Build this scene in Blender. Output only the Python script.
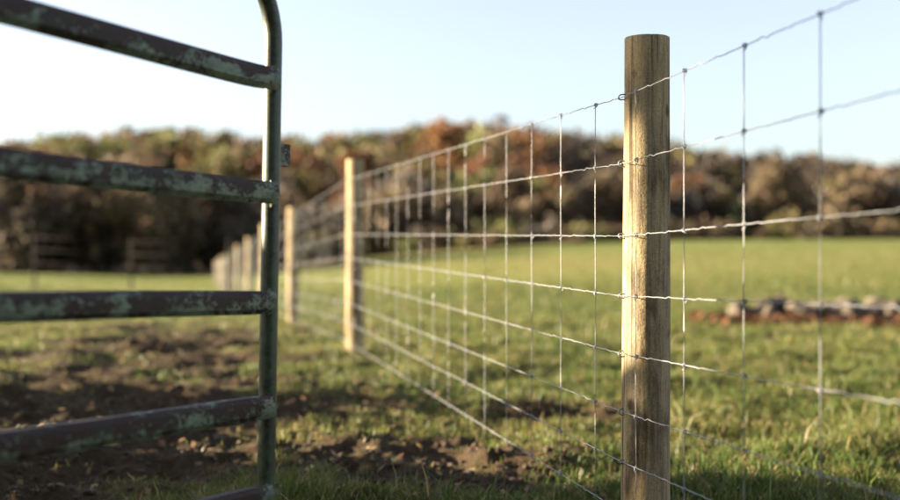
import bpy, bmesh, math, random
import numpy as np
from mathutils import Vector, Matrix

# ------------------------------------------------------------------ camera, sky, sun, exposure
scene = bpy.context.scene
col = scene.collection
for o in list(bpy.data.objects): bpy.data.objects.remove(o)

FPX = 1125.0                                  # focal length in pixels of the 900 px wide photograph
cam_d = bpy.data.cameras.new('camera')
cam_d.sensor_width = 36.0; cam_d.lens = 45.0
cam_d.clip_start = 0.05; cam_d.clip_end = 3000
cam_d.dof.use_dof = True; cam_d.dof.focus_distance = 3.25
cam_d.dof.aperture_fstop = 1.35; cam_d.dof.aperture_blades = 0
cam = bpy.data.objects.new('camera', cam_d); col.objects.link(cam)
cam.location = (0, 0, 0); cam.rotation_euler = (math.radians(90), 0, 0)
scene.camera = cam

SUN_EL = math.radians(12.0)
sun_dir = Vector((-0.990, 0.139, 0)).normalized() * math.cos(SUN_EL) + Vector((0, 0, math.sin(SUN_EL)))
world = bpy.data.worlds.new('World'); scene.world = world; world.use_nodes = True
wn = world.node_tree.nodes; wl = world.node_tree.links
sky_n = wn.new('ShaderNodeTexSky'); sky_n.sky_type = 'NISHITA'; sky_n.sun_disc = False
sky_n.sun_elevation = math.radians(12.0)
sky_n.sun_rotation = math.atan2(sun_dir.x, sun_dir.y)
sky_n.air_density = 1.0; sky_n.dust_density = 1.4; sky_n.ozone_density = 2.4
bg = wn['Background']; bg.inputs['Strength'].default_value = 0.055
hs = wn.new('ShaderNodeHueSaturation'); hs.inputs['Hue'].default_value = 0.515; hs.inputs['Saturation'].default_value = 0.58     # thin high haze pales the sky
wl.new(sky_n.outputs['Color'], hs.inputs['Color']); wl.new(hs.outputs['Color'], bg.inputs['Color'])
sun_d = bpy.data.lights.new('sun', 'SUN'); sun_d.energy = 5.0; sun_d.angle = math.radians(0.53)
sun_d.color = (1.0, 0.83, 0.60)
sun = bpy.data.objects.new('sun', sun_d); col.objects.link(sun)
sun.rotation_euler = sun_dir.to_track_quat('Z', 'Y').to_euler()
sun.location = sun_dir * 30
vs = scene.view_settings
vs.view_transform = 'Standard'; vs.look = 'None'; vs.gamma = 1.0; vs.use_curve_mapping = False
vs.exposure = 2.75

rng = np.random.default_rng(7)
random.seed(7)

# ------------------------------------------------------------------ helpers
def tag(o, label=None, cat=None, group=None, kind=None):
    if label: o['label'] = label
    if cat: o['category'] = cat
    if group: o['group'] = group
    if kind: o['kind'] = kind
    return o

def empty(name, loc, label, cat, group=None):
    o = bpy.data.objects.new(name, None); col.objects.link(o); o.location = loc
    o.empty_display_size = 0.1
    return tag(o, label, cat, group)

def link(name, me, mat, parent=None, smooth=False):
    if mat is not None and len(me.materials) == 0: me.materials.append(mat)
    if smooth and len(me.polygons):
        me.polygons.foreach_set('use_smooth', np.ones(len(me.polygons), bool))
    o = bpy.data.objects.new(name, me); col.objects.link(o)
    if parent is not None:
        o.parent = parent
        inv = Matrix.Identity(4); p = parent
        loc = Vector((0, 0, 0))
        while p is not None: loc += p.location; p = p.parent
        o.location = -loc
    return o

def mesh_np(name, V, F, color=None):
    """V (n,3); F (m,k) quads or triangles (one size)"""
    V = np.asarray(V, np.float32); F = np.asarray(F, np.int32)
    me = bpy.data.meshes.new(name)
    k = F.shape[1]
    me.vertices.add(len(V)); me.vertices.foreach_set('co', V.ravel())
    me.loops.add(F.size); me.loops.foreach_set('vertex_index', F.ravel())
    me.polygons.add(len(F))
    me.polygons.foreach_set('loop_start', np.arange(0, F.size, k, dtype=np.int32))
    me.polygons.foreach_set('loop_total', np.full(len(F), k, np.int32))
    me.update(calc_edges=True)
    if color is not None:
        a = me.color_attributes.new('tint', 'FLOAT_COLOR', 'POINT')
        c = np.ones((len(V), 4), np.float32); c[:, :3] = color
        a.data.foreach_set('color', c.ravel())
    return me

def tube_arrays(P, R, seg=8, cap=True, shape=None, frame_up=(0, 0, 1)):
    """tube round a polyline; R radius per point; shape: (seg,2) unit profile"""
    P = np.asarray(P, float); n = len(P)
    R = np.broadcast_to(np.asarray(R, float), (n,)) if np.ndim(R) < 2 else np.asarray(R, float)
    T = np.gradient(P, axis=0); T /= np.linalg.norm(T, axis=1)[:, None] + 1e-12
    up = np.array(frame_up, float)
    A = np.cross(T, up); bad = np.linalg.norm(A, axis=1) < 1e-3
    A[bad] = np.cross(T[bad], np.array([1.0, 0, 0]))
    A /= np.linalg.norm(A, axis=1)[:, None]
    B = np.cross(A, T)
    if shape is None:
        t = np.arange(seg) / seg * 2 * math.pi
        shape = np.stack([np.cos(t), np.sin(t)], 1)
    seg = len(shape)
    V = P[:, None, :] + R[:, None, None] * (A[:, None, :] * shape[None, :, 0, None] + B[:, None, :] * shape[None, :, 1, None])
    V = V.reshape(-1, 3)
    i = np.arange(n - 1)[:, None] * seg; j = np.arange(seg)[None, :]; j2 = (j + 1) % seg
    F = np.stack([i + j, i + j2, i + seg + j2, i + seg + j], -1).reshape(-1, 4)
    if cap:
        for base, c, flip in ((0, P[0], True), ((n - 1) * seg, P[-1], False)):
            ci = len(V); V = np.vstack([V, c])
            a = base + np.arange(seg); b = base + (np.arange(seg) + 1) % seg
            q = np.stack([a, b, np.full(seg, ci), np.full(seg, ci)], 1)
            # triangles stored as quads pairwise: two neighbouring fans make one quad
            qq = np.stack([a[0::2], b[0::2], b[1::2], np.full(seg // 2, ci)], 1)
            if flip: qq = qq[:, ::-1]
            F = np.vstack([F, qq])
    return V, F

def join(parts):
    Vs, Fs, k = [], [], 0
    for V, F in parts:
        Vs.append(V); Fs.append(np.asarray(F) + k); k += len(V)
    return np.vstack(Vs), np.vstack(Fs)

def box_arrays(c, ax, ay, az):
    c = np.array(c, float); ax, ay, az = (np.array(v, float) for v in (ax, ay, az))
    V = np.array([c + sx * ax + sy * ay + sz * az for sz in (-1, 1) for sy in (-1, 1) for sx in (-1, 1)])
    F = np.array([[0, 2, 3, 1], [4, 5, 7, 6], [0, 1, 5, 4], [2, 6, 7, 3], [0, 4, 6, 2], [1, 3, 7, 5]])
    return V, F

# value noise
_perm = rng.random((256, 256))
def vnoise(x, y):
    x = np.asarray(x, float); y = np.asarray(y, float)
    xi = np.floor(x).astype(int); yi = np.floor(y).astype(int)
    fx = x - xi; fy = y - yi; fx = fx * fx * (3 - 2 * fx); fy = fy * fy * (3 - 2 * fy)
    g = lambda a, b: _perm[a & 255, b & 255]
    return (g(xi, yi) * (1 - fx) + g(xi + 1, yi) * fx) * (1 - fy) + (g(xi, yi + 1) * (1 - fx) + g(xi + 1, yi + 1) * fx) * fy
def fbm(x, y, oct=4):
    s = 0; a = 0.5; t = 0
    for k in range(oct):
        s = s + a * vnoise(x * 2 ** k + 17.3 * k, y * 2 ** k + 9.1 * k); t += a; a *= 0.5
    return s / t
def sstep(a, b, x):
    t = np.clip((np.asarray(x, float) - a) / (b - a), 0, 1); return t * t * (3 - 2 * t)

# ------------------------------------------------------------------ materials
def new_mat(name):
    m = bpy.data.materials.new(name); m.use_nodes = True
    nt = m.node_tree; return m, nt, nt.nodes['Principled BSDF']
def N(nt, t, **kw):
    n = nt.nodes.new(t)
    for k, v in kw.items():
        if k in n.inputs.keys(): n.inputs[k].default_value = v
        else: setattr(n, k, v)
    return n
def ramp(nt, fac, stops):
    r = nt.nodes.new('ShaderNodeValToRGB'); cr = r.color_ramp
    while len(cr.elements) < len(stops): cr.elements.new(0.5)
    for e, (p, c) in zip(cr.elements, stops):
        e.position = p; e.color = (*c, 1) if len(c) == 3 else c
    nt.links.new(fac, r.inputs['Fac']); return r.outputs['Color']
def mix(nt, fac, a, b, mode='MIX'):
    m = nt.nodes.new('ShaderNodeMix'); m.data_type = 'RGBA'; m.blend_type = mode
    for s, v in ((m.inputs[0], fac), (m.inputs[6], a), (m.inputs[7], b)):
        if hasattr(v, 'is_linked'): nt.links.new(v, s)
        elif np.ndim(v) == 0: s.default_value = v
        else: s.default_value = (*v, 1)
    return m.outputs[2]
def coords(nt, scale=(1, 1, 1), kind='Object'):
    tc = nt.nodes.new('ShaderNodeTexCoord'); mp = nt.nodes.new('ShaderNodeMapping')
    mp.inputs['Scale'].default_value = scale
    nt.links.new(tc.outputs[kind], mp.inputs['Vector']); return mp.outputs['Vector']
def noise(nt, vec, scale, detail=4, rough=0.55):
    n = nt.nodes.new('ShaderNodeTexNoise'); n.inputs['Scale'].default_value = scale
    n.inputs['Detail'].default_value = detail; n.inputs['Roughness'].default_value = rough
    nt.links.new(vec, n.inputs['Vector']); return n.outputs['Fac']
def bump(nt, h, bsdf, strength=0.3, dist=0.01):
    b = nt.nodes.new('ShaderNodeBump'); b.inputs['Strength'].default_value = strength
    b.inputs['Distance'].default_value = dist
    nt.links.new(h, b.inputs['Height']); nt.links.new(b.outputs['Normal'], bsdf.inputs['Normal'])

def mat_leafy(name, trans=0.35, rough=0.6):
    m, nt, b = new_mat(name)
    a = nt.nodes.new('ShaderNodeVertexColor'); a.layer_name = 'tint'
    nt.links.new(a.outputs['Color'], b.inputs['Base Color']); b.inputs['Roughness'].default_value = rough
    b.inputs['Specular IOR Level'].default_value = 0.25
    if trans > 0:
        tr = nt.nodes.new('ShaderNodeBsdfTranslucent'); nt.links.new(a.outputs['Color'], tr.inputs['Color'])
        mx = nt.nodes.new('ShaderNodeMixShader'); mx.inputs[0].default_value = trans
        nt.links.new(b.outputs[0], mx.inputs[1]); nt.links.new(tr.outputs[0], mx.inputs[2])
        nt.links.new(mx.outputs[0], nt.nodes['Material Output'].inputs['Surface'])
    return m
M_GRASS = mat_leafy('grass_blades', 0.4, 0.45)
M_LEAF = mat_leafy('autumn_foliage', 0.3, 0.7)
M_BARK = mat_leafy('bark', 0.0, 0.9)

def mat_ground():
    m, nt, b = new_mat('pasture_ground')
    a = nt.nodes.new('ShaderNodeVertexColor'); a.layer_name = 'tint'
    v = coords(nt)
    n1 = noise(nt, v, 38, 6, 0.7); n2 = noise(nt, v, 4.5, 5, 0.65); n3 = noise(nt, v, 0.6, 4)
    c = mix(nt, 1.0, a.outputs['Color'], ramp(nt, n1, [(0.25, (0.35,) * 3), (0.75, (1.5,) * 3)]), 'MULTIPLY')
    c = mix(nt, 1.0, c, ramp(nt, n2, [(0.3, (0.6, 0.62, 0.6)), (0.7, (1.3, 1.25, 1.2))]), 'MULTIPLY')
    c = mix(nt, 1.0, c, ramp(nt, n3, [(0.3, (0.85, 0.9, 0.8)), (0.7, (1.15, 1.05, 1.0))]), 'MULTIPLY')
    nt.links.new(c, b.inputs['Base Color']); b.inputs['Roughness'].default_value = 0.95
    b.inputs['Specular IOR Level'].default_value = 0.1
    bump(nt, n1, b, 0.9, 0.03)
    return m
M_GROUND = mat_ground()

def mat_soil():
    m, nt, b = new_mat('dry_soil')
    v = coords(nt); n1 = noise(nt, v, 60, 5, 0.7); n2 = noise(nt, v, 5, 3)
    c = ramp(nt, n1, [(0.25, (0.022, 0.015, 0.010)), (0.75, (0.10, 0.07, 0.043))])
    c = mix(nt, 1.0, c, ramp(nt, n2, [(0.3, (0.7,) * 3), (0.7, (1.25,) * 3)]), 'MULTIPLY')
    nt.links.new(c, b.inputs['Base Color']); b.inputs['Roughness'].default_value = 0.95
    bump(nt, n1, b, 0.8, 0.01)
    return m
M_SOIL = mat_soil()

def mat_wood(name, light, dark, grey):
    m, nt, b = new_mat(name)
    v = coords(nt, (1, 1, 0.05)); w = coords(nt, (1, 1, 0.35)); u = coords(nt)
    g = noise(nt, v, 95, 6, 0.7); g2 = noise(nt, v, 28, 4, 0.6); st = noise(nt, w, 11, 5, 0.65); sp = noise(nt, u, 160, 3, 0.6)
    c = ramp(nt, g, [(0.34, dark), (0.52, light), (0.72, tuple(min(1, x * 1.3) for x in light))])
    c = mix(nt, ramp(nt, g2, [(0.45, (0,) * 3), (0.7, (0.55,) * 3)]), c, grey)
    c = mix(nt, 1.0, c, ramp(nt, st, [(0.35, (0.33, 0.30, 0.27)), (0.50, (0.9,) * 3), (0.70, (1.15, 1.12, 1.05))]), 'MULTIPLY')
    # tight dark checks along the grain
    v3 = coords(nt, (1, 1, 0.018)); ck = noise(nt, v3, 70, 3, 0.5)
    c = mix(nt, ramp(nt, ck, [(0.62, (0,) * 3), (0.66, (0.8,) * 3)]), c, (0.05, 0.035, 0.02))
    # dark branch knots
    vo = nt.nodes.new('ShaderNodeTexVoronoi'); vo.inputs['Scale'].default_value = 8.5
    nt.links.new(coords(nt, (1.2, 1.2, 0.75)), vo.inputs['Vector'])
    c = mix(nt, ramp(nt, vo.outputs['Distance'], [(0.07, (0.85,) * 3), (0.15, (0,) * 3)]), c, (0.07, 0.04, 0.02))
    c = mix(nt, 1.0, c, ramp(nt, sp, [(0.3, (0.75,) * 3), (0.6, (1.08,) * 3)]), 'MULTIPLY')
    nt.links.new(c, b.inputs['Base Color']); b.inputs['Roughness'].default_value = 0.85
    b.inputs['Specular IOR Level'].default_value = 0.2
    bump(nt, mix(nt, 0.5, g, sp), b, 0.9, 0.005)
    return m
M_POST = mat_wood('weathered_pine', (0.40, 0.31, 0.17), (0.19, 0.135, 0.07), (0.29, 0.25, 0.18))
M_SHADEWOOD = mat_wood('shade_toned_wood', (0.022, 0.018, 0.014), (0.012, 0.010, 0.008), (0.026, 0.023, 0.020))  # near-black tone puts the left field's shade into the fence colour

def mat_gate():
    m, nt, b = new_mat('rusted_green_paint')
    # patches run along the tubes: tube-space attribute 'along' stored per vertex
    at = nt.nodes.new('ShaderNodeAttribute'); at.attribute_name = 'tube'
    def mp(s):
        q = nt.nodes.new('ShaderNodeMapping'); q.inputs['Scale'].default_value = s
        nt.links.new(at.outputs['Vector'], q.inputs['Vector']); return q.outputs['Vector']
    big = noise(nt, mp((0.6, 1, 1)), 21, 9, 0.72)
    fine = noise(nt, mp((1, 1, 1)), 130, 6, 0.75)
    grain = noise(nt, mp((1, 1, 1)), 420, 3, 0.6)
    ab = nt.nodes.new('ShaderNodeAttribute'); ab.attribute_name = 'band'
    md = nt.nodes.new('ShaderNodeMath'); md.operation = 'MULTIPLY_ADD'; md.inputs[1].default_value = -0.05
    nt.links.new(ab.outputs['Fac'], md.inputs[0]); nt.links.new(mix(nt, 0.34, big, fine), md.inputs[2])
    edge = md.outputs[0]
    chip = ramp(nt, edge, [(0.507, (0,) * 3), (0.518, (1,) * 3)])
    rust = ramp(nt, fine, [(0.25, (0.011, 0.0048, 0.003)), (0.55, (0.030, 0.0135, 0.008)), (0.8, (0.095, 0.038, 0.016))])
    green = ramp(nt, noise(nt, mp((1, 1, 1)), 40, 4), [(0.3, (0.065, 0.092, 0.052)), (0.7, (0.19, 0.24, 0.16))])
    c = mix(nt, chip, rust, green)
    old = ramp(nt, noise(nt, mp((1, 1, 1)), 9, 4), [(0.5, (0,) * 3), (0.66, (0.5,) * 3)])
    c = mix(nt, old, c, (0.026, 0.030, 0.016))
    nt.links.new(c, b.inputs['Base Color'])
    nt.links.new(ramp(nt, chip, [(0, (0.62,) * 3), (1, (0.42,) * 3)]), b.inputs['Roughness'])
    b.inputs['Specular IOR Level'].default_value = 0.35
    hh = mix(nt, 0.5, chip, grain)
    bump(nt, hh, b, 0.35, 0.0015)
    return m
M_GATE = mat_gate()
def mat_gate2():
    m, nt, b = new_mat('dull_green_paint')
    u = coords(nt); n1 = noise(nt, u, 45, 6, 0.7); n2 = noise(nt, u, 260, 4, 0.6); n3 = noise(nt, coords(nt, (1, 1, 0.4)), 14, 5, 0.6)
    c = ramp(nt, mix(nt, 0.4, n1, n3), [(0.42, (0.020, 0.011, 0.007)), (0.475, (0.030, 0.042, 0.02)), (0.64, (0.058, 0.084, 0.044))])
    c = mix(nt, ramp(nt, n2, [(0.55, (0,) * 3), (0.72, (0.6,) * 3)]), c, (0.09, 0.125, 0.085))
    nt.links.new(c, b.inputs['Base Color']); b.inputs['Roughness'].default_value = 0.42
    bump(nt, n2, b, 0.25, 0.001)
    return m
M_GATE2 = mat_gate2()
def mat_wire():
    m, nt, b = new_mat('galvanised_wire')
    n = noise(nt, coords(nt), 60, 3)
    nt.links.new(ramp(nt, n, [(0.3, (0.20, 0.205, 0.215)), (0.7, (0.33, 0.33, 0.335))]), b.inputs['Base Color'])
    b.inputs['Metallic'].default_value = 0.5; b.inputs['Roughness'].default_value = 0.55
    return m
M_WIRE = mat_wire()
def mat_stone():
    m, nt, b = new_mat('field_stone')
    v = coords(nt); n1 = noise(nt, v, 6, 6, 0.65); n2 = noise(nt, v, 45, 4)
    c = ramp(nt, n1, [(0.34, (0.03, 0.024, 0.018)), (0.55, (0.115, 0.088, 0.06)), (0.75, (0.23, 0.185, 0.13))])
    c = mix(nt, 1.0, c, ramp(nt, n2, [(0.3, (0.75,) * 3), (0.7, (1.1,) * 3)]), 'MULTIPLY')
    nt.links.new(c, b.inputs['Base Color']); b.inputs['Roughness'].default_value = 0.9
    bump(nt, n2, b, 0.5, 0.02)
    return m
M_STONE = mat_stone()

# ------------------------------------------------------------------ terrain
CP = np.array([
    (1.32, 0, -.79), (.57, 3.28, -.87), (-.72, 8.5, -.79), (-1.92, 13.72, -.93), (-4.3, 24.2, -1.20), (-6.7, 34.6, -1.47), (-9.1, 45, -1.68),
    (-1.5, 3, -.88), (-3, 6, -.85), (-5, 12, -.88), (-10.4, 30, -1.01), (-22, 30, -.85), (-26, 70, -1.5), (-15, 70, -1.7), (-8, 3, -.85),
    (3, 3.5, -.92), (5.3, 16, -1.07), (3, 8, -.93), (7, 8, -1.0), (2.5, 16, -1.0), (8, 30, -.85), (0, 30, -1.0), (0, 60, -.6), (0, 100, -.1),
    (-16, 100, -1.6), (15, 60, -.25), (20, 110, .85), (46, 110, 1.0), (-42, 100, -1.9), (0, -8, -.8), (-10, -8, -.8), (12, -8, -.95), (25, 30, -.6), (40, 60, .1)], float)
def _U(r2): return 0.5 * r2 * np.log(r2 + 1e-9)
_n = len(CP)
_K = _U(((CP[:, None, :2] - CP[None, :, :2]) ** 2).sum(-1)) + np.eye(_n) * 0.4
_P = np.hstack([np.ones((_n, 1)), CP[:, :2]])
_A = np.block([[_K, _P], [_P.T, np.zeros((3, 3))]])
_w = np.linalg.solve(_A, np.concatenate([CP[:, 2], np.zeros(3)]))
def ridge(az):                                     # height of the far hill by bearing x/y
    return 22.5 - 12.0 * sstep(-0.02, 0.42, az) - 3.0 * sstep(-.30, -.42, az) + 0.8 * np.sin(az * 21 + 1.0) + 0.4 * np.sin(az * 47)
def terrain(x, y):
    x = np.asarray(x, float); y = np.asarray(y, float)
    shp = np.broadcast(x, y).shape
    X = np.broadcast_to(x, shp).ravel(); Y = np.broadcast_to(y, shp).ravel()
    cx = np.clip(X, -48, 52); cy = np.clip(Y, -12, 115)
    z = np.zeros(X.shape)
    for k in range(0, len(X), 40000):
        a = cx[k:k + 40000]; b_ = cy[k:k + 40000]
        r2 = (a[:, None] - CP[None, :, 0]) ** 2 + (b_[:, None] - CP[None, :, 1]) ** 2
        z[k:k + 40000] = _U(r2) @ _w[:_n] + _w[_n] + _w[_n + 1] * a + _w[_n + 2] * b_
    az = X / np.maximum(Y, 20)
    z = z + sstep(105, 300, Y) * ridge(np.clip(az, -1.2, 1.2))
    return z.reshape(shp)
def th(x, y): return float(terrain(np.array([x]), np.array([y]))[0])
def bare(x, y):
    """0 grass .. 1 bare soil"""
    s = np.zeros(np.broadcast(x, y).shape)
    for cx, cy, rx, ry, a in ((-2.4, 9.0, 1.3, 3.4, .85), (-1.8, 5.2, 1.3, 2.0, 1.05), (.0, 4.7, 1.2, 1.0, .62), (-.35, 6.3, .7, .5, .45),
                              (-3.4, 14, 1.2, 4, .5), (.5, 6.0, .8, .35, .5), (-2.6, 2.5, 2, 2, .8), (1.6, 5.6, .5, .5, .15)):
        s = np.maximum(s, a * np.exp(-(((x - cx) / rx) ** 2 + ((y - cy) / ry) ** 2)))
    n = fbm(x * 1.7, y * 1.7, 4)
    return np.clip(s * 1.25 + (n - 0.5) * 1.5 - 0.12, 0, 1)
def micro(x, y):
    d = np.hypot(x, y - 5)
    near = 1 - sstep(9, 26, d)
    b = bare(x, y)
    h = (fbm(x * 2.1, y * 2.1, 3) - .5) * 0.16 + (fbm(x * 7, y * 7, 3) - .5) * (0.03 + 0.085 * b) + b * np.abs(fbm(x * 9 + 5, y * 9, 3) - .5) * .16 - b * .02
    return h * near + (fbm(x * .25, y * .25, 3) - .5) * 0.12 * sstep(6, 25, d)
def ground_z(x, y): return terrain(x, y) + micro(x, y)
def gz(x, y): return float(ground_z(np.array([float(x)]), np.array([float(y)]))[0])

def build_ground():
    n = 640; k = 8.0; R = 900.0
    u = np.linspace(-1, 1, n + 1)
    gx = R * np.sinh(k * u) / math.sinh(k); gy = 5.6 + R * np.sinh(k * u) / math.sinh(k)
    X, Y = np.meshgrid(gx, gy)
    Z = ground_z(X, Y)
    b = bare(X, Y)
    f = fbm(X * .35, Y * .35, 4); g = fbm(X * .05 + 7, Y * .05, 4)
    soil = np.array([.068, .048, .030]); grass = np.array([.095, .122, .032]); dry = np.array([.175, .145, .06]); litter = np.array([.11, .07, .035])
    C = grass + (dry - grass) * np.clip((f - .42) * 2.6, 0, 1)[..., None] * .75
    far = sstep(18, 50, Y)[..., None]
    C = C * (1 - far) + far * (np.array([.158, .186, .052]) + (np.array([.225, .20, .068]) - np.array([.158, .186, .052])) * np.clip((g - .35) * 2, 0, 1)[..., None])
    C = C + (soil - C) * sstep(.15, .6, b)[..., None]
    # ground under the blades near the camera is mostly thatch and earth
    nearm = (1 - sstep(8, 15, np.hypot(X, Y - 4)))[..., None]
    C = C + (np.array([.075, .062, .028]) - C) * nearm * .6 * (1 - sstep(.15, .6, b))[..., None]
    edge = 106 + 6 * (fbm(X * .06, X * 0 + 3) - .5) - 33 * sstep(-6, -16, X) * (Y > 0)
    wood = sstep(0, 4, Y - edge)[..., None]
    C = C + (litter - C) * wood
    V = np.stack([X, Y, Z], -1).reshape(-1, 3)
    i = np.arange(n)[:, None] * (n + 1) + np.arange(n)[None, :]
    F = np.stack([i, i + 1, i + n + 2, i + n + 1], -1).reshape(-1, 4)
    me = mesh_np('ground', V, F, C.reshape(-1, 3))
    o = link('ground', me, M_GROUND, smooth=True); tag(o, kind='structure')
build_ground()

# ------------------------------------------------------------------ woven wire fence
P1 = np.array([.5685, 3.28]); P2 = np.array([-.718, 8.5])
d12 = P2 - P1; dfar = np.array([-.2302, 1.0]); dfar /= np.linalg.norm(dfar)
S = np.linalg.norm(d12); dnear = dfar
posts = [P1 - dnear * S, P1, P2] + [P2 + dfar * S * k for k in range(1, 10)]
POST_R = 0.0695
def fence_base(D):
    if D < 3.28: return -.87 + .024 * (3.28 - D)
    if D < 8.5: return -.87 + .08 * (D - 3.28) / 5.22
    return -.574 - .0258 * D
LEVEL = [.4435, .2507, .0406, -.1333, -.3014, -.4696, -.6146, -.7594]
def wire_off(D):
    if D < 3.263: return .024 * (3.263 - D)
    if D < 8.48: return .0765 * (D - 3.263) / 5.217
    return .0765 - .0258 * (D - 8.48)
fence = empty('wire_fence', (float(P1[0]), float(P1[1]), gz(*P1)),
              'woven wire fence on round wooden posts running back across the pasture', 'fence')
FO = fence.location

def post_arrays(c, zb, zt, r, seg, rows, seed):
    rs = np.random.default_rng(seed)
    t = np.arange(seg) / seg * 2 * math.pi
    zz = np.concatenate([np.linspace(zb, zt - .002, rows), [zt]])
    V = []
    ph = rs.random(6) * 6.28
    lean = (rs.random(2) - .5) * .012
    for i, z in enumerate(zz):
        rr = r * (1 + .012 * np.sin(2 * t + ph[0] + z) + .010 * np.sin(3 * t + ph[1] + 2 * z) + .006 * np.sin(7 * t + ph[2] + .8 * z)) * (1 + .018 * math.sin(z * 2.3 + ph[3])) * (1 - .03 * (z - zb))
        rr = rr + .0012 * (vnoise(t * 6 + seed, np.full(seg, z * 3)) - .5)
        for q_ in range(9):                              # drying checks
            t0 = 6.283 * ((q_ * .618 + seed * .37) % 1) + .05 * math.sin(z * 3 + q_); zc = zb + (zt - zb) * ((q_ * .41 + .3) % 1.1); zl = .22 + .3 * ((q_ * .73) % 1)
            da = (t - t0 + math.pi) % (2 * math.pi) - math.pi
            rr = rr - .0042 * np.exp(-(da / .035) ** 2) * math.exp(-((z - zc) / zl) ** 4)
        if i == len(zz) - 1: rr = rr - .002
        V.append(np.stack([c[0] + lean[0] * (z - zb) + rr * np.cos(t), c[1] + lean[1] * (z - zb) + rr * np.sin(t), np.full(seg, z)], 1))
    n = len(zz); V = np.vstack(V)
    i = np.arange(n - 1)[:, None] * seg; j = np.arange(seg)[None, :]; j2 = (j + 1) % seg
    F = np.stack([i + j, i + j2, i + seg + j2, i + seg + j], -1).reshape(-1, 4)
    # top: an inner ring, a little uneven saw cut
    top = V[(n - 1) * seg:]; ctr = top.mean(0)
    inner = ctr + (top - ctr) * .5; inner[:, 2] += (rs.random(seg) - .5) * .003
    k = len(V); V = np.vstack([V, inner, ctr[None]])
    a = (n - 1) * seg + np.arange(seg); b = (n - 1) * seg + (np.arange(seg) + 1) % seg
    ia = k + np.arange(seg); ib = k + (np.arange(seg) + 1) % seg; ci = k + seg
    F = np.vstack([F, np.stack([a, b, ib, ia], 1), np.stack([ia[0::2], ib[0::2], ib[1::2], np.full(seg // 2, ci)], 1)])
    return V, F

fdir = [dnear, d12 / S] + [dfar] * 9
def face_normal(i):
    d = fdir[min(i, len(fdir) - 1)]
    if 0 < i < len(fdir): d = fdir[i - 1] + fdir[i]; d = d / np.linalg.norm(d)
    return np.array([-d[1], d[0]])            # towards the camera side of the fence
post_objs = []
for i, p in enumerate(posts):
    base = fence_base(p[1]); r = POST_R * (1.0 if i == 1 else 1.02 + .06 * math.sin(i * 5.1))
    g0 = gz(*p)
    top = {1: .617, 2: .68}.get(i, base + 1.473 + .025 * math.sin(i * 3.7))
    seg, rows = (128, 60) if i in (1, 2) else (32, 14)
    # wires are nailed to the face: shift thicker posts back from the wire line
    c = p - face_normal(i) * (r - POST_R)
    # geometry is modelled round the post's own foot so that grain stays put
    V, F = post_arrays((0, 0), g0 - .25 - base, top - base, r, seg, rows, 11 + i)
    me = mesh_np('post', V, F)
    o = link('post', me, M_POST, fence, smooth=True)
    o.location = Vector((c[0], c[1], base)) - FO
    me.polygons.foreach_set('use_smooth', np.array([abs(pl.normal.z) < .2 for pl in me.polygons], bool))
    post_objs.append((o, c, r, base))
wl_pts = [p + face_normal(i) * (POST_R + .003) for i, p in enumerate(posts)]   # wire line corners
segs = [np.linalg.norm(wl_pts[i + 1] - wl_pts[i]) for i in range(len(posts) - 1)]
cum = np.concatenate([[0], np.cumsum(segs)])
def on_line(s):
    i = int(np.clip(np.searchsorted(cum, s, side='right') - 1, 0, len(segs) - 1))
    return wl_pts[i] + (wl_pts[i + 1] - wl_pts[i]) * (s - cum[i]) / segs[i]
WR = 0.00128
# stay positions: one stands just right of the near post's left edge
s1 = cum[1]
PITCH = 0.316
s0 = s1 - 0.113
stays = [s0 + PITCH * k for k in range(-16, 170) if 0.05 < s0 + PITCH * k < cum[-1] - .05]
def line_wire(li):
    rs = np.random.default_rng(100 + li)
    pts = []
    s = 0.0
    ends = [0.0] + stays + [cum[-1]]
    for a, b in zip(ends[:-1], ends[1:]):
        D = on_line(a)[1]
        m = 16 if D < 7 else (6 if D < 16 else 2)
        ts = np.linspace(0, 1, m, endpoint=False)
        k1, k2 = .22 + .16 * rs.random(), .62 + .2 * rs.random()
        a1, a2 = (.0046 * (.5 + rs.random())) * rs.choice([-1, 1]), (.0046 * (.5 + rs.random())) * rs.choice([-1, 1])
        wob = .0022 * (rs.random() - .5)
        for t in ts:
            ss = a + (b - a) * t; q = on_line(ss)
            z = LEVEL[li] + wire_off(q[1])
            if m == 16:
                z += a1 * (t - k1) / .035 * math.exp(-((t - k1) / .045) ** 2) + a2 * (t - k2) / .035 * math.exp(-((t - k2) / .045) ** 2)
                z += wob * math.sin(math.pi * t)
            pts.append((q[0], q[1], z))
    q = on_line(cum[-1]); pts.append((q[0], q[1], LEVEL[li] + wire_off(q[1])))
    V, F = tube_arrays(pts, WR, 6)
    o = link('line_wire', mesh_np('line_wire', V, F), M_WIRE, fence, smooth=True)
for li in range(8): line_wire(li)

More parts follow.
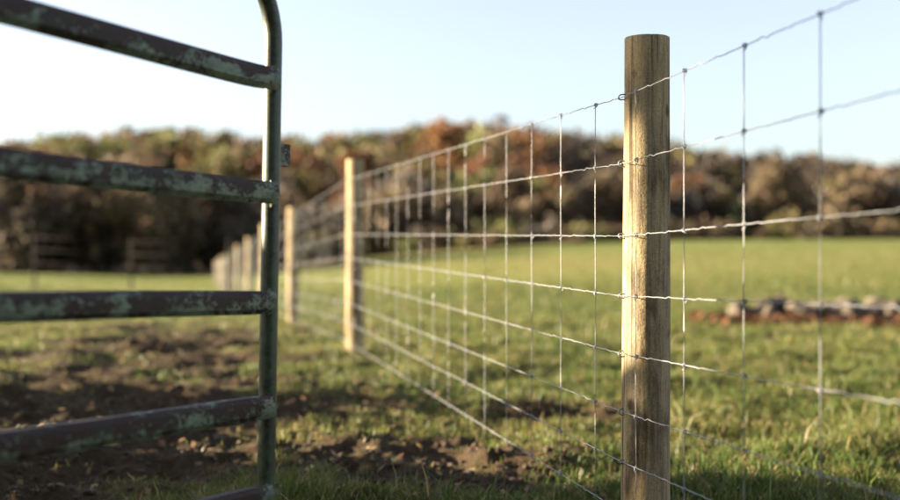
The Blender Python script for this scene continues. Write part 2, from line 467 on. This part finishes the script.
def knot_arrays(seed):
    """a short wire wrapped round the crossing of a line wire and a stay"""
    rs = np.random.default_rng(seed)
    parts = []
    t = np.linspace(0, 2 * math.pi * 1.35, 18)
    P = np.stack([(t / t[-1] - .5) * .010, .0042 * np.cos(t + .6), .0045 * np.sin(t + .6)], 1)
    parts.append(tube_arrays(P, .0014, 6))
    P = np.array([[-.004, -.004, .006], [-.0035, -.0048, .0], [.001, -.0045, -.006], [.0025, -.0015, -.010], [.003, .001, -.0135]])
    parts.append(tube_arrays(P, .0013, 6))
    return join(parts)
kn_mesh = [mesh_np('knot', *knot_arrays(k)) for k in range(2)]
for m_ in kn_mesh:
    m_.materials.append(M_WIRE); m_.polygons.foreach_set('use_smooth', np.ones(len(m_.polygons), bool))
for si, s in enumerate(stays):
    q = on_line(s); off = wire_off(q[1]); D = q[1]
    rs = np.random.default_rng(500 + si)
    nrm = face_normal(1)
    qq = q + nrm * (2 * WR)
    zt, zb = LEVEL[0] + off + .004, LEVEL[7] + off - .004
    zs = np.linspace(zb, zt, 25 if D < 7 else 9)
    bow = .0030 * (rs.random() - .5)
    P = np.stack([np.full(len(zs), qq[0]) + bow * np.sin((zs - zb) * 9 + rs.random() * 6) * .6, np.full(len(zs), qq[1]), zs], 1)
    parts = [tube_arrays(P, WR, 6)]
    near = -1.0 < D < 6.0
    if not near:
        for L in LEVEL:
            parts.append(box_arrays((q[0], q[1], L + off), (.004, 0, 0), (0, .004, 0), (0, 0, .005)))
    V, F = join(parts)
    o = link('stay_wire', mesh_np('stay_wire', V, F), M_WIRE, fence, smooth=True)
    if near:
        ang = math.atan2(dfar[1], dfar[0])
        for li, L in enumerate(LEVEL):
            k = bpy.data.objects.new('knot', kn_mesh[(si + li) % 2]); col.objects.link(k); k.parent = o
            k.location = (q[0] + nrm[0] * WR, q[1] + nrm[1] * WR, L + off)
            k.rotation_euler = (rs.normal() * .25, rs.normal() * .25, ang + (math.pi if rs.random() < .5 else 0))
# staples on the posts
t = np.linspace(0, math.pi, 9)
SP = np.concatenate([[[0, .014, -.0085]], np.stack([np.zeros(9), -.0085 * np.sin(t) - .001, -.0085 * np.cos(t)], 1), [[0, .014, .0085]]])
st_mesh = mesh_np('staple', *tube_arrays(SP, .0021, 6, frame_up=(1, 0, 0))); st_mesh.materials.append(M_WIRE)
st_mesh.polygons.foreach_set('use_smooth', np.ones(len(st_mesh.polygons), bool))
for i in (0, 1, 2, 3):
    o, c, r, base = post_objs[i]
    nrm = face_normal(i); q = wl_pts[i]
    for li, L in enumerate(LEVEL):
        s_ = bpy.data.objects.new('staple', st_mesh); col.objects.link(s_); s_.parent = o
        pos = np.array([q[0], q[1]]) - c
        s_.location = (pos[0], pos[1], L + wire_off(q[1]) - base)
        s_.rotation_euler = (0.1 + .2 * math.sin(li * 5.3), 0.75 * math.sin(li * 2.2 + i), math.atan2(nrm[0], -nrm[1]))

# ------------------------------------------------------------------ tube gate
GO = np.array([-.448, 2.8, 0.0])
ga = np.array([-.533, -1, .0311]); ga /= np.linalg.norm(ga)
gn = np.cross(ga, (0, 0, 1)); gn /= np.linalg.norm(gn)
if gn @ (-GO) < 0: gn = -gn                       # towards the camera
gu = np.cross(gn, ga); gu *= np.sign(gu[2])
GL = 3.10
gate = empty('pasture_gate', (float(GO[0]), float(GO[1]), -.65), 'rusty brown and green tube gate standing half open', 'gate')
def gpt(a, u, n=0.0): return GO + ga * a + gu * u + gn * n
def tube_attr(me, P, A, U):
    n = len(me.vertices); co = np.empty(n * 3, np.float32); me.vertices.foreach_get('co', co); co = co.reshape(-1, 3)
    rel = co - GO
    a = me.attributes.new('tube', 'FLOAT_VECTOR', 'POINT')
    a.data.foreach_set('vector', np.stack([rel @ ga, rel @ gn, rel @ gu], 1).astype(np.float32).ravel())
def gate_part(name, V, F, parent=gate, mat=M_GATE):
    me = mesh_np(name, V, F); tube_attr(me, None, ga, gu)
    o = link(name, me, mat, parent, smooth=True)
    try: me.set_sharp_from_angle(angle=math.radians(28))
    except Exception: pass
    return o
# bent outer frame: free end upright, rounded corner, top rail, hinge end
R0 = .0222; RC = .20; TOP = .715; BOT = -.640
pth = [gpt(0, u) for u in np.linspace(BOT, TOP - RC, 40)]
pth += [gpt(RC - RC * math.cos(t), TOP - RC + RC * math.sin(t)) for t in np.linspace(0, math.pi / 2, 14)[1:]]
pth += [gpt(a, TOP) for a in np.linspace(RC, GL - RC, 30)[1:]]
pth += [gpt(GL - RC + RC * math.sin(t), TOP - RC + RC * math.cos(t)) for t in np.linspace(0, math.pi / 2, 14)[1:]]
pth += [gpt(GL, u) for u in np.linspace(TOP - RC, BOT, 40)[1:]]
def tube_frame(P, R, seg, nvec):
    return tube_arrays(P, R, seg, frame_up=tuple(nvec))
frame_o = gate_part('frame', *tube_frame(pth, R0, 20, gn), mat=M_GATE2)
# flat-sided rails, squashed at the ends and lapped on the camera face of the uprights
hh, ww, cc = .0290, .0205, .0125
prof = np.array([(-ww + .002, -hh + cc), (-ww + cc * .9, -hh + .001), (ww - cc * .9, -hh), (ww - .001, -hh + cc), (ww, 0), (ww - .001, hh - cc), (ww - cc * .9, hh - .001), (-ww + cc * .9, hh), (-ww + .001, hh - cc), (-ww, 0)])
def rail(u, end=-.010):
    xs = np.concatenate([[-end, -end + .003], np.linspace(.03, GL - .03, 60), [GL + .003, GL + .006]])
    rs = np.random.default_rng(int((u + 2) * 1000))
    Vs = []
    for i, a in enumerate(xs):
        p = prof.copy()
        k = 1.0
        e = min(a + end, GL + end - a)
        sq = float(sstep(0, .10, e))                  # 0 at the ends
        p[:, 0] *= (.60 + .40 * sq); p[:, 1] *= (.96 + .04 * sq)
        if i in (0, len(xs) - 1): p = p * .86
        off_n = .0225 * (1 - sq) + .006 * sq
        du = .0012 * math.sin(a * 5 + u * 9)
        Vs.append(np.array([gpt(a, u + du + q[1], off_n + q[0]) for q in p]))
    n = len(xs); seg = len(prof)
    V = np.vstack(Vs)
    i = np.arange(n - 1)[:, None] * seg; j = np.arange(seg)[None, :]; j2 = (j + 1) % seg
    F = np.stack([i + j, i + j2, i + seg + j2, i + seg + j], -1).reshape(-1, 4)
    for base in (0, (n - 1) * seg):
        ci = len(V); V = np.vstack([V, V[base:base + seg].mean(0)[None]])
        a = base + np.arange(seg); b = base + (np.arange(seg) + 1) % seg
        F = np.vstack([F, np.stack([a[0::2], b[0::2], b[1::2], np.full(seg // 2, ci)], 1)])
    me_o = gate_part('rail', V, F)
    bd = me_o.data.attributes.new('band', 'FLOAT', 'POINT')       # paint has lasted longest on the lower face and at the weld
    vals = np.zeros(len(V), np.float32); vals[:n * seg] = np.tile(prof[:, 1] / hh, n) + .2 - 1.1 * np.repeat(1 - sstep(0, .09, xs + end), seg)
    bd.data.foreach_set('value', vals)
    bm = bmesh.new(); bm.from_mesh(me_o.data); bmesh.ops.recalc_face_normals(bm, faces=bm.faces); bm.to_mesh(me_o.data); bm.free()
    # weld beads at the free end
    for side in (1, -1):
        bp = []
        for k in range(9):
            a = -.006 + k * .0032; r = .0030 + .0016 * rs.random()
            bp.append(gpt(a, u + side * (hh * .98 + .0005), .012 + .002 * rs.random()))
        Vb, Fb = tube_arrays(bp, .0034 + .0034 * rs.random(9), 6)
        gate_part('weld_bead', Vb, Fb, me_o)
    return me_o
for u in (.423, .139, -.129, -.386, -.606): rail(u)
for a in (1.05, 2.1):                              # flat braces further along
    V, F = box_arrays(gpt(a, .04, -.022), ga * .022, gu * .70, gn * .004)
    gate_part('brace', V, F)
# latch tab on the free end upright and a lug at its foot
V, F = box_arrays(gpt(-.045, .243, -.004), ga * .032, gu * .028, gn * .0045); gate_part('latch_tab', V, F)
V, F = box_arrays(gpt(-.030, -.600, -.002), ga * .015, gu * .016, gn * .006); gate_part('foot_lug', V, F)
for u in (.42, -.45):
    hp = [gpt(GL + .015, u), gpt(GL + .06, u), gpt(GL + .10, u)]
    gate_part('hinge', *tube_arrays(hp, .012, 10))
# the post the gate hangs on, behind the camera's left shoulder
hp = gpt(GL + .17, 0)
gp_base = gz(hp[0], hp[1])
gp = tag(link('gate_post', mesh_np('gate_post', *post_arrays((0, 0), -.3, 1.75, .088, 40, 30, 77)), M_POST, smooth=True),
         'thick round wooden post the rusty gate hangs from', 'gate post')
gp.location = (hp[0], hp[1], gp_base)

# ------------------------------------------------------------------ trees and woods
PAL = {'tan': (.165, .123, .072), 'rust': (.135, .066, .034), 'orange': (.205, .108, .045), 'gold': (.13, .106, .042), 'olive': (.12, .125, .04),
       'shade_twig': (.082, .064, .047), 'dark': (.030, .045, .024), 'grey': (.145, .12, .095), 'brown': (.112, .078, .048)}  # the dark brown crown tone carries the shade of the wooded slope
BARKC = np.array([.11, .085, .065])
def crown_arrays(rs, h, w, nq, kind, low=.18, q=None):
    """leaf-clump quads spread through an uneven crown; returns V,F,C"""
    base = np.array(PAL[kind])
    if kind == 'dark':
        t = rs.random(nq) ** .75
        z = h * (.06 + .94 * t); r = w * .5 * (1 - t) ** .85 * (.55 + .45 * np.sqrt(rs.random(nq))) * (1 + .25 * np.sin(z * 4.5))
        a = rs.random(nq) * 6.283
        c = np.stack([r * np.cos(a), r * np.sin(a), z - .12 * r], 1)
        lump = np.floor(a * 2 + z * 1.5).astype(int) % 11
        tint = rs.normal(0, .22, 11)[lump]
    else:
        nl = 22
        lz = low + (1 - low) * (.08 + .80 * rs.random(nl)); la = rs.random(nl) * 6.283
        env = np.sin(np.clip((lz - low) / (1 - low), .03, .97) * math.pi) ** .6
        lr = np.sqrt(rs.random(nl)) * env * .40
        L = np.stack([lr * w * np.cos(la), lr * w * np.sin(la), lz * h], 1)
        rad = (.12 + .13 * rs.random(nl)) * w
        pick = rs.integers(0, nl, nq)
        v = rs.normal(size=(nq, 3)); v /= np.linalg.norm(v, axis=1)[:, None]
        c = L[pick] + v * (rad[pick] * (.35 + .75 * rs.random(nq) ** .5))[:, None]
        tint = rs.normal(0, .22, nl)[pick]
    s = (q or .045 * w) * (.5 + .9 * rs.random(nq))
    u = rs.normal(size=(nq, 3)); u /= np.linalg.norm(u, axis=1)[:, None]
    v2 = np.cross(u, rs.normal(size=(nq, 3))); v2 /= np.linalg.norm(v2, axis=1)[:, None]
    u = u * s[:, None]; v2 = v2 * (s * .6)[:, None]
    V = np.stack([c - u * .9, c + v2, c + u, c - v2], 1).reshape(-1, 3)
    F = np.arange(nq * 4).reshape(-1, 4)
    k = np.clip(1 + .8 * tint + rs.normal(0, .10, nq), .35, 1.8)
    C = base[None] * k[:, None] * (1 + rs.normal(0, .06, (nq, 3)))
    return V, F, np.clip(np.repeat(C, 4, 0), .008, .6)
def trunk_arrays(rs, h, w, limbs=8, kind='tan'):
    r0 = .022 * h + .03
    top = .92 if kind == 'dark' else .74
    zz = np.linspace(-.02 * h - .2, h * top, 9)
    P = np.stack([np.cumsum(rs.normal(0, .008 * h, 9)), np.cumsum(rs.normal(0, .008 * h, 9)), zz], 1)
    P[0, :2] = 0; P[1, :2] = 0
    parts = [tube_arrays(P, np.linspace(r0 * 1.25, r0 * .18, 9), 8)]
    for k in range(limbs):
        i = rs.integers(3, 8); b = P[i]; a = rs.random() * 6.283
        ln = w * (.28 + .22 * rs.random()); rise = ln * (.15 if kind == 'dark' else .5 + .6 * rs.random())
        e = b + np.array([math.cos(a) * ln, math.sin(a) * ln, rise]); m_ = b + (e - b) * .5 + np.array([0, 0, .08 * ln])
        parts.append(tube_arrays([b, m_, e], [r0 * .45, r0 * .28, r0 * .08], 6))
    return join(parts)
def make_tree(name, px, D, top_px, w, kind, label, nq=2600, low=.15, XY=None, h=None, group=None, q=None, seed=0):
    if XY is None: X, Y = (px - 450) / FPX * D, D
    else: X, Y = XY
    zb = gz(X, Y)
    if h is None: h = (250 - top_px) / FPX * D - zb
    rs = np.random.default_rng(int(abs(px) * 7 + D) + seed)
    root = empty(name, (X, Y, zb), label, 'tree' if name.endswith('tree') else 'shrub', group)
    V, F = trunk_arrays(rs, h, w, 10, kind)
    o = link('trunk' if name.endswith('tree') else 'stems', mesh_np('trunk', V, F, BARKC[None] * (1 + rs.normal(0, .1, (len(V), 1)))), M_BARK, None, smooth=True); o.parent = root
    V, F, C = crown_arrays(rs, h, w, nq, kind, low, q)
    o = link('crown' if name.endswith('tree') else 'foliage', mesh_np('crown', V, F, C), M_LEAF); o.parent = root
    return root
make_tree('orange_tree', 447, 205, 124, 12.5, 'orange', 'tall round orange-brown tree standing above the ridge skyline', 2600, .2)
make_tree('rust_tree', 352, 150, 147, 8.5, 'rust', 'rust red tree on the hillside above the pale second fence post', 2200)
make_tree('pale_tree', 783, 116, 163, 6.4, 'tan', 'round pale tan tree at the field edge right of the near post', 3000, .10)
make_tree('red_tree', 688, 122, 176, 5.0, 'rust', 'small reddish tree just right of the near post', 2000, .12)
make_tree('tan_tree', 152, 76, 172, 5.6, 'tan', 'tall tan tree behind the gate at the left field edge', 2600, .12)
make_tree('conifer_tree', 738, 113, 197, 3.6, 'dark', 'dark pointed evergreen beside the round pale tan tree', 2200)
make_tree('gold_tree', 214, 140, 156, 9.0, 'gold', 'golden green tree on the hillside left of the gate upright', 2400)
make_tree('brown_tree', 598, 118, 172, 6.5, 'tan', 'tan brown tree at field edge just left of the near post', 2600, .10)
make_tree('brown_tree', 876, 114, 172, 7.5, 'brown', 'wide brown tree at the field edge by the right border', 2600, .10)
make_tree('brown_tree', 505, 119, 168, 7.0, 'brown', 'dull brown tree at field edge between second and near posts', 2600, .10)
make_tree('dark_tree', 24, 74, 168, 7.0, 'shade_twig', 'dark brown tree at the far left behind the gate', 2600)
make_tree('dark_tree', 92, 78, 176, 7.0, 'shade_twig', 'dark brown tree just left of the tall tan tree', 2600)
make_tree('dark_tree', 232, 80, 190, 6.2, 'shade_twig', 'dark brown tree beside the gate upright at the field edge', 2400)
make_tree('gold_tree', 300, 128, 166, 7.0, 'gold', 'golden tree above the third fence post', 2400)
make_tree('brown_tree', 410, 122, 170, 6.0, 'grey', 'grey-brown nearly bare tree right of the second fence post', 2400, .12)

def build_wood():
    rs = np.random.default_rng(3)
    VT, FT, CT, k = [], [], [], 0
    TV, TF, TC, tk = [], [], [], 0
    spots = []
    def add(X, Y, h, w, kind, nq, q=None): spots.append((X, Y, h, w, kind, nq, q))
    # near edge of the wood at the right-hand side of the field
    for i in range(46):
        X = -18 + 78 * (i + rs.random()) / 46; Y = 113 + rs.random() * 14
        add(X, Y, 4.0 + 3.5 * rs.random(), 4.0 + 2.5 * rs.random(), rs.choice(['tan', 'brown', 'grey', 'tan', 'gold', 'dark', 'rust'], p=[.34, .14, .28, .14, .04, .02, .04]), 700)
    for i in range(90):                               # brushy undergrowth along the field edge
        X = -20 + 84 * (i + rs.random()) / 90; Y = 106.5 + rs.random() * 8
        add(X, Y, .9 + 2.4 * rs.random() ** 1.5, 2.2 + 2.4 * rs.random(), rs.choice(['tan', 'brown', 'grey', 'gold', 'olive']), 200)
    # the left edge stands nearer and is denser, many evergreens
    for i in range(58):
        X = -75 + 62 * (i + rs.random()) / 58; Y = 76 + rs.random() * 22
        add(X, Y, 5.5 + 3.5 * rs.random(), 4.5 + 2.0 * rs.random(), rs.choice(['dark', 'brown', 'olive', 'tan', 'grey', 'shade_twig'], p=[.12, .2, .1, .08, .1, .4]), 750)
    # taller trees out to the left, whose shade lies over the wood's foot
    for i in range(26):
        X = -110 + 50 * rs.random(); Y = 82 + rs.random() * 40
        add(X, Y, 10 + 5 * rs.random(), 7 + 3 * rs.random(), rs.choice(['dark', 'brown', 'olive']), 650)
    # middle slope; on the right its shade is put into dark crown colours
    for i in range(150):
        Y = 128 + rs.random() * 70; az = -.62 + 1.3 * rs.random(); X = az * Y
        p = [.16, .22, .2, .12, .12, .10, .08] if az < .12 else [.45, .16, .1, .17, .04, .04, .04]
        add(X, Y, 5.5 + 2.5 * rs.random(), 5.5 + 3 * rs.random(), ('shade_twig' if az > .1 and rs.random() < .72 else rs.choice(['dark', 'gold', 'rust', 'brown', 'olive', 'tan', 'orange'], p=p)), 420)
    # the hill and its crest
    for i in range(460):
        Y = 190 + rs.random() * 125; az = -.62 + 1.3 * rs.random(); X = az * Y; sh = az > .1 and Y < 265 and rs.random() < .7  # lower right hill gets crowns with shade in their colour
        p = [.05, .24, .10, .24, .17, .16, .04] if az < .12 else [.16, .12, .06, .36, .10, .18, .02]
        add(X, Y, 7.5 + 2.2 * rs.random(), 7.5 + 4 * rs.random(), ('shade_twig' if sh else rs.choice(['dark', 'gold', 'rust', 'brown', 'olive', 'tan', 'orange'], p=p)), 330)
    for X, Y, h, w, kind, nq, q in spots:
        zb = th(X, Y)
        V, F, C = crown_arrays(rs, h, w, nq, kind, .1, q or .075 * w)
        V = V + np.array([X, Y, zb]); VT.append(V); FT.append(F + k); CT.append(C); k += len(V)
        V, F = trunk_arrays(rs, h, w, 3, kind)
        V = V + np.array([X, Y, zb]); VT.append(V); FT.append(F + k); CT.append(np.repeat(BARKC[None], len(V), 0)); k += len(V)
    me = mesh_np('autumn_wood', np.vstack(VT), np.vstack(FT), np.vstack(CT))
    tag(link('autumn_wood', me, M_LEAF), 'hazy autumn wood covering the hill behind the field', 'wood', kind='stuff')
build_wood()

# shrubs and young trees added out of frame on the left to shade the foreground
make_tree('added_shade_shrub', -900, 5, 0, 2.0, 'olive', 'added shade-casting leafy shrub beyond the gate outside the left border, nearest', 1800, .02, XY=(-6.6, 3.45), h=2.16, q=.10)
make_tree('added_shade_shrub', -905, 5, 0, 2.2, 'olive', 'added shade-casting leafy shrub beyond the gate outside the left border, middle', 1800, .02, XY=(-6.9, 4.6), h=2.16, q=.10)
make_tree('added_shade_shrub', -910, 5, 0, 1.5, 'olive', 'added shade-casting low leafy shrub beyond the gate outside the left border, farthest', 1300, .02, XY=(-6.5, 6.7), h=1.45, q=.09)

make_tree('added_shade_tree', -950, 5, 0, 2.3, 'olive', 'added shade-casting young leafy tree outside the left border beyond the shrubs', 640, .83, XY=(-12.0, 5.1), h=4.80, q=.11)
make_tree('added_shade_tree', -960, 5, 0, 2.2, 'olive', 'added shade-casting young leafy tree outside the left border, nearer the gate', 900, .82, XY=(-12.4, 3.7), h=4.85, q=.11)

def build_sky_block():  # unseen trees added behind and right of the camera to cut sky light
    rs = np.random.default_rng(31)
    VT, FT, CT, k = [], [], [], 0
    for i in range(44):
        a = math.radians(-105 + 150 * (i + rs.random()) / 44)          # bearing from straight behind, to the right
        r = 11 + 9 * rs.random()
        X, Y = math.sin(a) * r + 3, -math.cos(a) * r - 1
        if Y > 6 or X < -9: continue
        h, w = 7 + 4 * rs.random(), 4.5 + 2 * rs.random()
        kind = rs.choice(['dark', 'olive', 'brown', 'brown']); zb = th(X, Y)
        V, F, C = crown_arrays(rs, h, w, 1100, kind, .06, .24)
        V = V + np.array([X, Y, zb]); VT.append(V); FT.append(F + k); CT.append(C); k += len(V)
        V, F = trunk_arrays(rs, h, w, 4, kind)
        V = V + np.array([X, Y, zb]); VT.append(V); FT.append(F + k); CT.append(np.repeat(BARKC[None], len(V), 0)); k += len(V)
    me = mesh_np('sky_block_wood', np.vstack(VT), np.vstack(FT), np.vstack(CT))
    tag(link('sky_block_wood', me, M_LEAF), 'dark wood added behind the photographer to block sky light', 'wood', kind='stuff')
build_sky_block()

# ------------------------------------------------------------------ rail fence across the left field
xf = empty('rail_fence', (-10.4, 30, gz(-10.4, 30)), 'rail fence coloured dark for shade across the far left field in front of the wood', 'fence')
XO = xf.location
fx = [-5.9 - 2.6 * k for k in range(7)]
fy = [30 + .02 * k for k in range(7)]
tops = []
for k, (x, y) in enumerate(zip(fx, fy)):
    g0 = gz(x, y)
    V, F = post_arrays((x, y), g0 - .2, g0 + 1.45, .036, 12, 5, 200 + k)
    link('post', mesh_np('post', V, F), M_SHADEWOOD, xf, smooth=True); tops.append(g0)
for k in range(6):
    for lv in (.30, .66, 1.02, 1.36):
        a = np.array([fx[k] + .05, fy[k] - .048, tops[k] + lv]); b = np.array([fx[k + 1] - .05, fy[k + 1] - .048, tops[k + 1] + lv])
        d = (b - a) / 2
        V, F = box_arrays((a + b) / 2, d * .985, (0, .008, 0), (0, 0, .009))
        link('rail', mesh_np('rail', V, F), M_SHADEWOOD, xf)

# ------------------------------------------------------------------ stone pile in the right field
def stone_arrays(rs, size):
    bm = bmesh.new(); bmesh.ops.create_icosphere(bm, subdivisions=2, radius=1)
    pl = [(Vector(rs.normal(size=3)).normalized(), .40 + .40 * rs.random()) for _ in range(12)]
    for v in bm.verts:
        for n_, d_ in pl:
            k = v.co.dot(n_)
            if k > d_: v.co -= n_ * (k - d_)
        v.co *= 1 + .05 * rs.normal()
    V = np.array([v.co for v in bm.verts]) * np.array(size); F = np.array([[l.index for l in f.verts] for f in bm.faces]); bm.free()
    return V, F
pile = empty('stone_pile', (5.3, 16.2, gz(5.3, 16.2)), 'low pile of pale broken stones lying in the right field', 'stone pile')
rs = np.random.default_rng(21)
for k in range(58):
    px = 728 + 300 * rs.random() if k > 6 else (742, 768, 795, 845, 872, 905, 940)[k]
    Y = 16.0 + 1.1 * rs.random() if k > 6 else 16.25 + .15 * k % .4
    X = (px - 450) / FPX * Y
    sz = (.12 + .15 * rs.random(), .11 + .12 * rs.random(), .10 + .11 * rs.random()) if k > 6 else (.28 + .16 * rs.random(), .26, .20 + .08 * rs.random())
    V, F = stone_arrays(rs, sz)
    a = rs.random() * 6.28; c_, s_ = math.cos(a) , math.sin(a)
    if k <= 6: c_, s_ = math.cos(a * .08), math.sin(a * .08)
    V = V @ np.array([[c_, s_, 0], [-s_, c_, 0], [0, 0, 1]]) + np.array([X, Y, gz(X, Y) + sz[2] * .62 + (.12 * rs.random() if k > 16 else 0)])
    link('stone', mesh_np('stone', V, F), M_STONE, pile)

# ------------------------------------------------------------------ grass, clods, fallen leaves
def blades(n, X, Y, Z, hgt, wid, C, rs):
    a = rs.random(n) * 6.283; b_ = rs.random(n) * 6.283
    dx, dy = np.cos(a), np.sin(a); lx, ly = np.cos(b_), np.sin(b_)
    bend = hgt * (.15 + .65 * rs.random(n))
    w = wid * (.6 + .8 * rs.random(n))
    B = np.stack([X, Y, Z - .012], 1)
    W = np.stack([dx * w, dy * w, 0 * w], 1) * .5
    m_ = B + np.stack([lx * bend * .35, ly * bend * .35, hgt * .55], 1)
    t_ = B + np.stack([lx * bend, ly * bend, hgt * (1 - .25 * bend / hgt)], 1)
    V = np.stack([B - W, B + W, m_ + W * .8, m_ - W * .8, t_ + W * .15, t_ - W * .15], 1).reshape(-1, 3)
    i = np.arange(n)[:, None] * 6
    F = np.concatenate([i + np.array([0, 1, 2, 3]), i + np.array([3, 2, 4, 5])], 1).reshape(-1, 4)
    return V, F, np.repeat(C, 6, 0)
def grass_color(n, X, Y, rs):
    g = np.array([.082, .122, .026]); y = np.array([.17, .168, .045]); d = np.array([.27, .20, .095])
    t = np.clip(fbm(X * .9, Y * .9, 3) * 1.6 - .45 + rs.normal(0, .2, n), 0, 1)[:, None]
    C = g + (y - g) * t
    dead = rs.random(n) < .15
    C[dead] = d
    return np.clip(C * (1 + rs.normal(0, .2, (n, 1))), .01, .5)
def scatter(n, y0, y1, side, rs, tuft=0, powr=1.0):
    """points over the ground seen by the camera, spread by distance"""
    u = rs.random(n); Y = y0 * (y1 / y0) ** u
    X = (rs.random(n) * 2 - 1) * (Y * .46 + side)
    if tuft:
        k = n // tuft
        cx, cy = X[:k], Y[:k]; p = rs.integers(0, k, n)
        r = np.abs(rs.normal(0, .022, n)) * (1 + Y[:k][p] * .02); a = rs.random(n) * 6.283
        X = cx[p] + r * np.cos(a); Y = cy[p] + r * np.sin(a)
    return X, Y
def build_grass():
    rs = np.random.default_rng(5)
    Vs, Fs, Cs, k = [], [], [], 0
    # X range factor gives even screen density; keep probability follows bare ground
    for n, y0, y1, tuft, h0, w0 in ((210000, 3.0, 11.0, 14, .050, .0055), (70000, 3.0, 12.0, 0, .032, .0065), (120000, 9.0, 34.0, 10, .050, .012), (50000, 25, 75, 6, .055, .035)):
        X, Y = scatter(n, y0, y1, .9, rs, tuft)
        b = bare(X, Y)
        right = sstep(.3, 2.5, X + .2464 * (Y - 3.28) - .57)
        keep = rs.random(n) < np.clip(1.02 - 1.65 * b + .12 * right, .05, 1)
        X, Y, b, right = X[keep], Y[keep], b[keep], right[keep]; m_ = len(X)
        Z = ground_z(X, Y)
        f = fbm(X * 2.3 + 31, Y * 2.3, 3)
        H = h0 * (.45 + .9 * rs.random(m_)) * (.55 + 1.1 * f) * (1 + .35 * right) * (1 - .4 * b)
        # a few longer stalks
        tall = rs.random(m_) < .008; H[tall] *= 2.3
        C = grass_color(m_, X, Y, rs)
        V, F, Cc = blades(m_, X, Y, Z, H, w0, C, rs)
        Vs.append(V); Fs.append(F + k); Cs.append(Cc); k += len(V)
    # taller tufts against the gate foot and the near post
    for cx, cy, r, m_, hh_ in ((-.50, 3.95, .10, 130, .13), (-.62, 3.75, .16, 170, .10), (.62, 3.35, .12, 160, .09), (-.70, 8.6, .16, 200, .11), (1.25, 4.4, .15, 220, .12), (1.55, 4.9, .2, 240, .11), (.95, 4.8, .12, 160, .11), (1.0, 4.1, .12, 160, .12)):
        X = cx + rs.normal(0, r, m_); Y = cy + rs.normal(0, r, m_)
        V, F, Cc = blades(m_, X, Y, ground_z(X, Y), hh_ * (.5 + .8 * rs.random(m_)), np.full(m_, .0055), grass_color(m_, X, Y, rs), rs)
        Vs.append(V); Fs.append(F + k); Cs.append(Cc); k += len(V)
    me = mesh_np('pasture_grass', np.vstack(Vs), np.vstack(Fs), np.vstack(Cs))
    tag(link('pasture_grass', me, M_GRASS), 'short patchy pasture grass covering the ground', 'grass', kind='stuff')
build_grass()

def build_clods():
    rs = np.random.default_rng(9)
    bm = bmesh.new(); bmesh.ops.create_icosphere(bm, subdivisions=1, radius=1)
    bv = np.array([v.co for v in bm.verts]); bf = np.array([[v.index for v in f.verts] for f in bm.faces]); bm.free()
    n = 26000
    Y = 3.0 * (15 / 3.0) ** rs.random(n); X = (rs.random(n) * 2 - 1) * (Y * .46 + .9)
    b = bare(X, Y); keep = rs.random(n) < b * 1.3 - .1
    X, Y = X[keep], Y[keep]; n = len(X)
    s = .004 + .014 * rs.random(n) ** 3.0
    big = rs.random(n) < .004; s[big] *= 2.0
    Z = ground_z(X, Y)
    V = bv[None] * (1 + rs.normal(0, .27, (n, len(bv), 1)))
    V = V * (s[:, None] * np.stack([.8 + .6 * rs.random(n), .8 + .6 * rs.random(n), .55 + .3 * rs.random(n)], 1))[:, None, :] if False else V * s[:, None, None] * np.stack([.8 + .6 * rs.random(n), .8 + .6 * rs.random(n), .55 + .3 * rs.random(n)], 1)[:, None, :]
    a = rs.random(n) * 6.28; c, s_ = np.cos(a)[:, None], np.sin(a)[:, None]
    V = np.stack([V[..., 0] * c - V[..., 1] * s_, V[..., 0] * s_ + V[..., 1] * c, V[..., 2]], -1) + np.stack([X, Y, Z + s * .15], 1)[:, None, :]
    F = (bf[None] + (np.arange(n) * len(bv))[:, None, None]).reshape(-1, 3)
    tag(link('soil_clods', mesh_np('soil_clods', V.reshape(-1, 3), F), M_SOIL), 'crumbled brown soil clods on the bare ground by the gate', 'soil', kind='stuff')
build_clods()

def build_leaves():
    rs = np.random.default_rng(13)
    n = 2300
    Y = 3.2 * (18 / 3.2) ** rs.random(n); X = (rs.random(n) * 2 - 1) * (Y * .46 + .9)
    # a drift of rust coloured leaves in front of the stones
    m_ = 2600
    Y2 = 15.85 + .34 * rs.normal(size=m_); px = 700 + 340 * rs.random(m_); px = px + 14 * rs.normal(size=m_); X2 = (px - 450) / FPX * Y2
    Z2 = ground_z(X2, Y2) + .10 * rs.random(m_) * np.exp(-((Y2 - 15.95) / .3) ** 2)
    Xa = np.concatenate([X, X2]); Ya = np.concatenate([Y, Y2]); Za = np.concatenate([ground_z(X, Y) + .008 + .02 * rs.random(n), Z2 + .015])
    s = np.concatenate([.010 + .014 * rs.random(n), .05 + .04 * rs.random(m_)])
    N_ = n + m_
    a = rs.random(N_) * 6.283; t = rs.normal(0, .45, (N_, 2))
    u = np.stack([np.cos(a), np.sin(a), t[:, 0]], 1) * s[:, None]; v = np.stack([-np.sin(a), np.cos(a), t[:, 1]], 1) * (s * .6)[:, None]
    c = np.stack([Xa, Ya, Za + np.abs(t[:, 0]) * s * .5], 1)
    V = np.stack([c - u, c - v, c + u, c + v], 1).reshape(-1, 3); F = np.arange(N_ * 4).reshape(-1, 4)
    k = rs.random((N_, 1))
    C = np.array([.21, .12, .055]) * (1 - k) + np.array([.30, .22, .12]) * k
    C[n:] = np.array([.18, .088, .042]) * (.35 + .9 * k[n:])
    C *= 1 + rs.normal(0, .15, (N_, 1))
    tag(link('fallen_leaves', mesh_np('fallen_leaves', V, F, np.repeat(np.clip(C, .01, .6), 4, 0)), M_LEAF), 'dry brown fallen leaves scattered over the pasture', 'leaves', kind='stuff')
build_leaves()
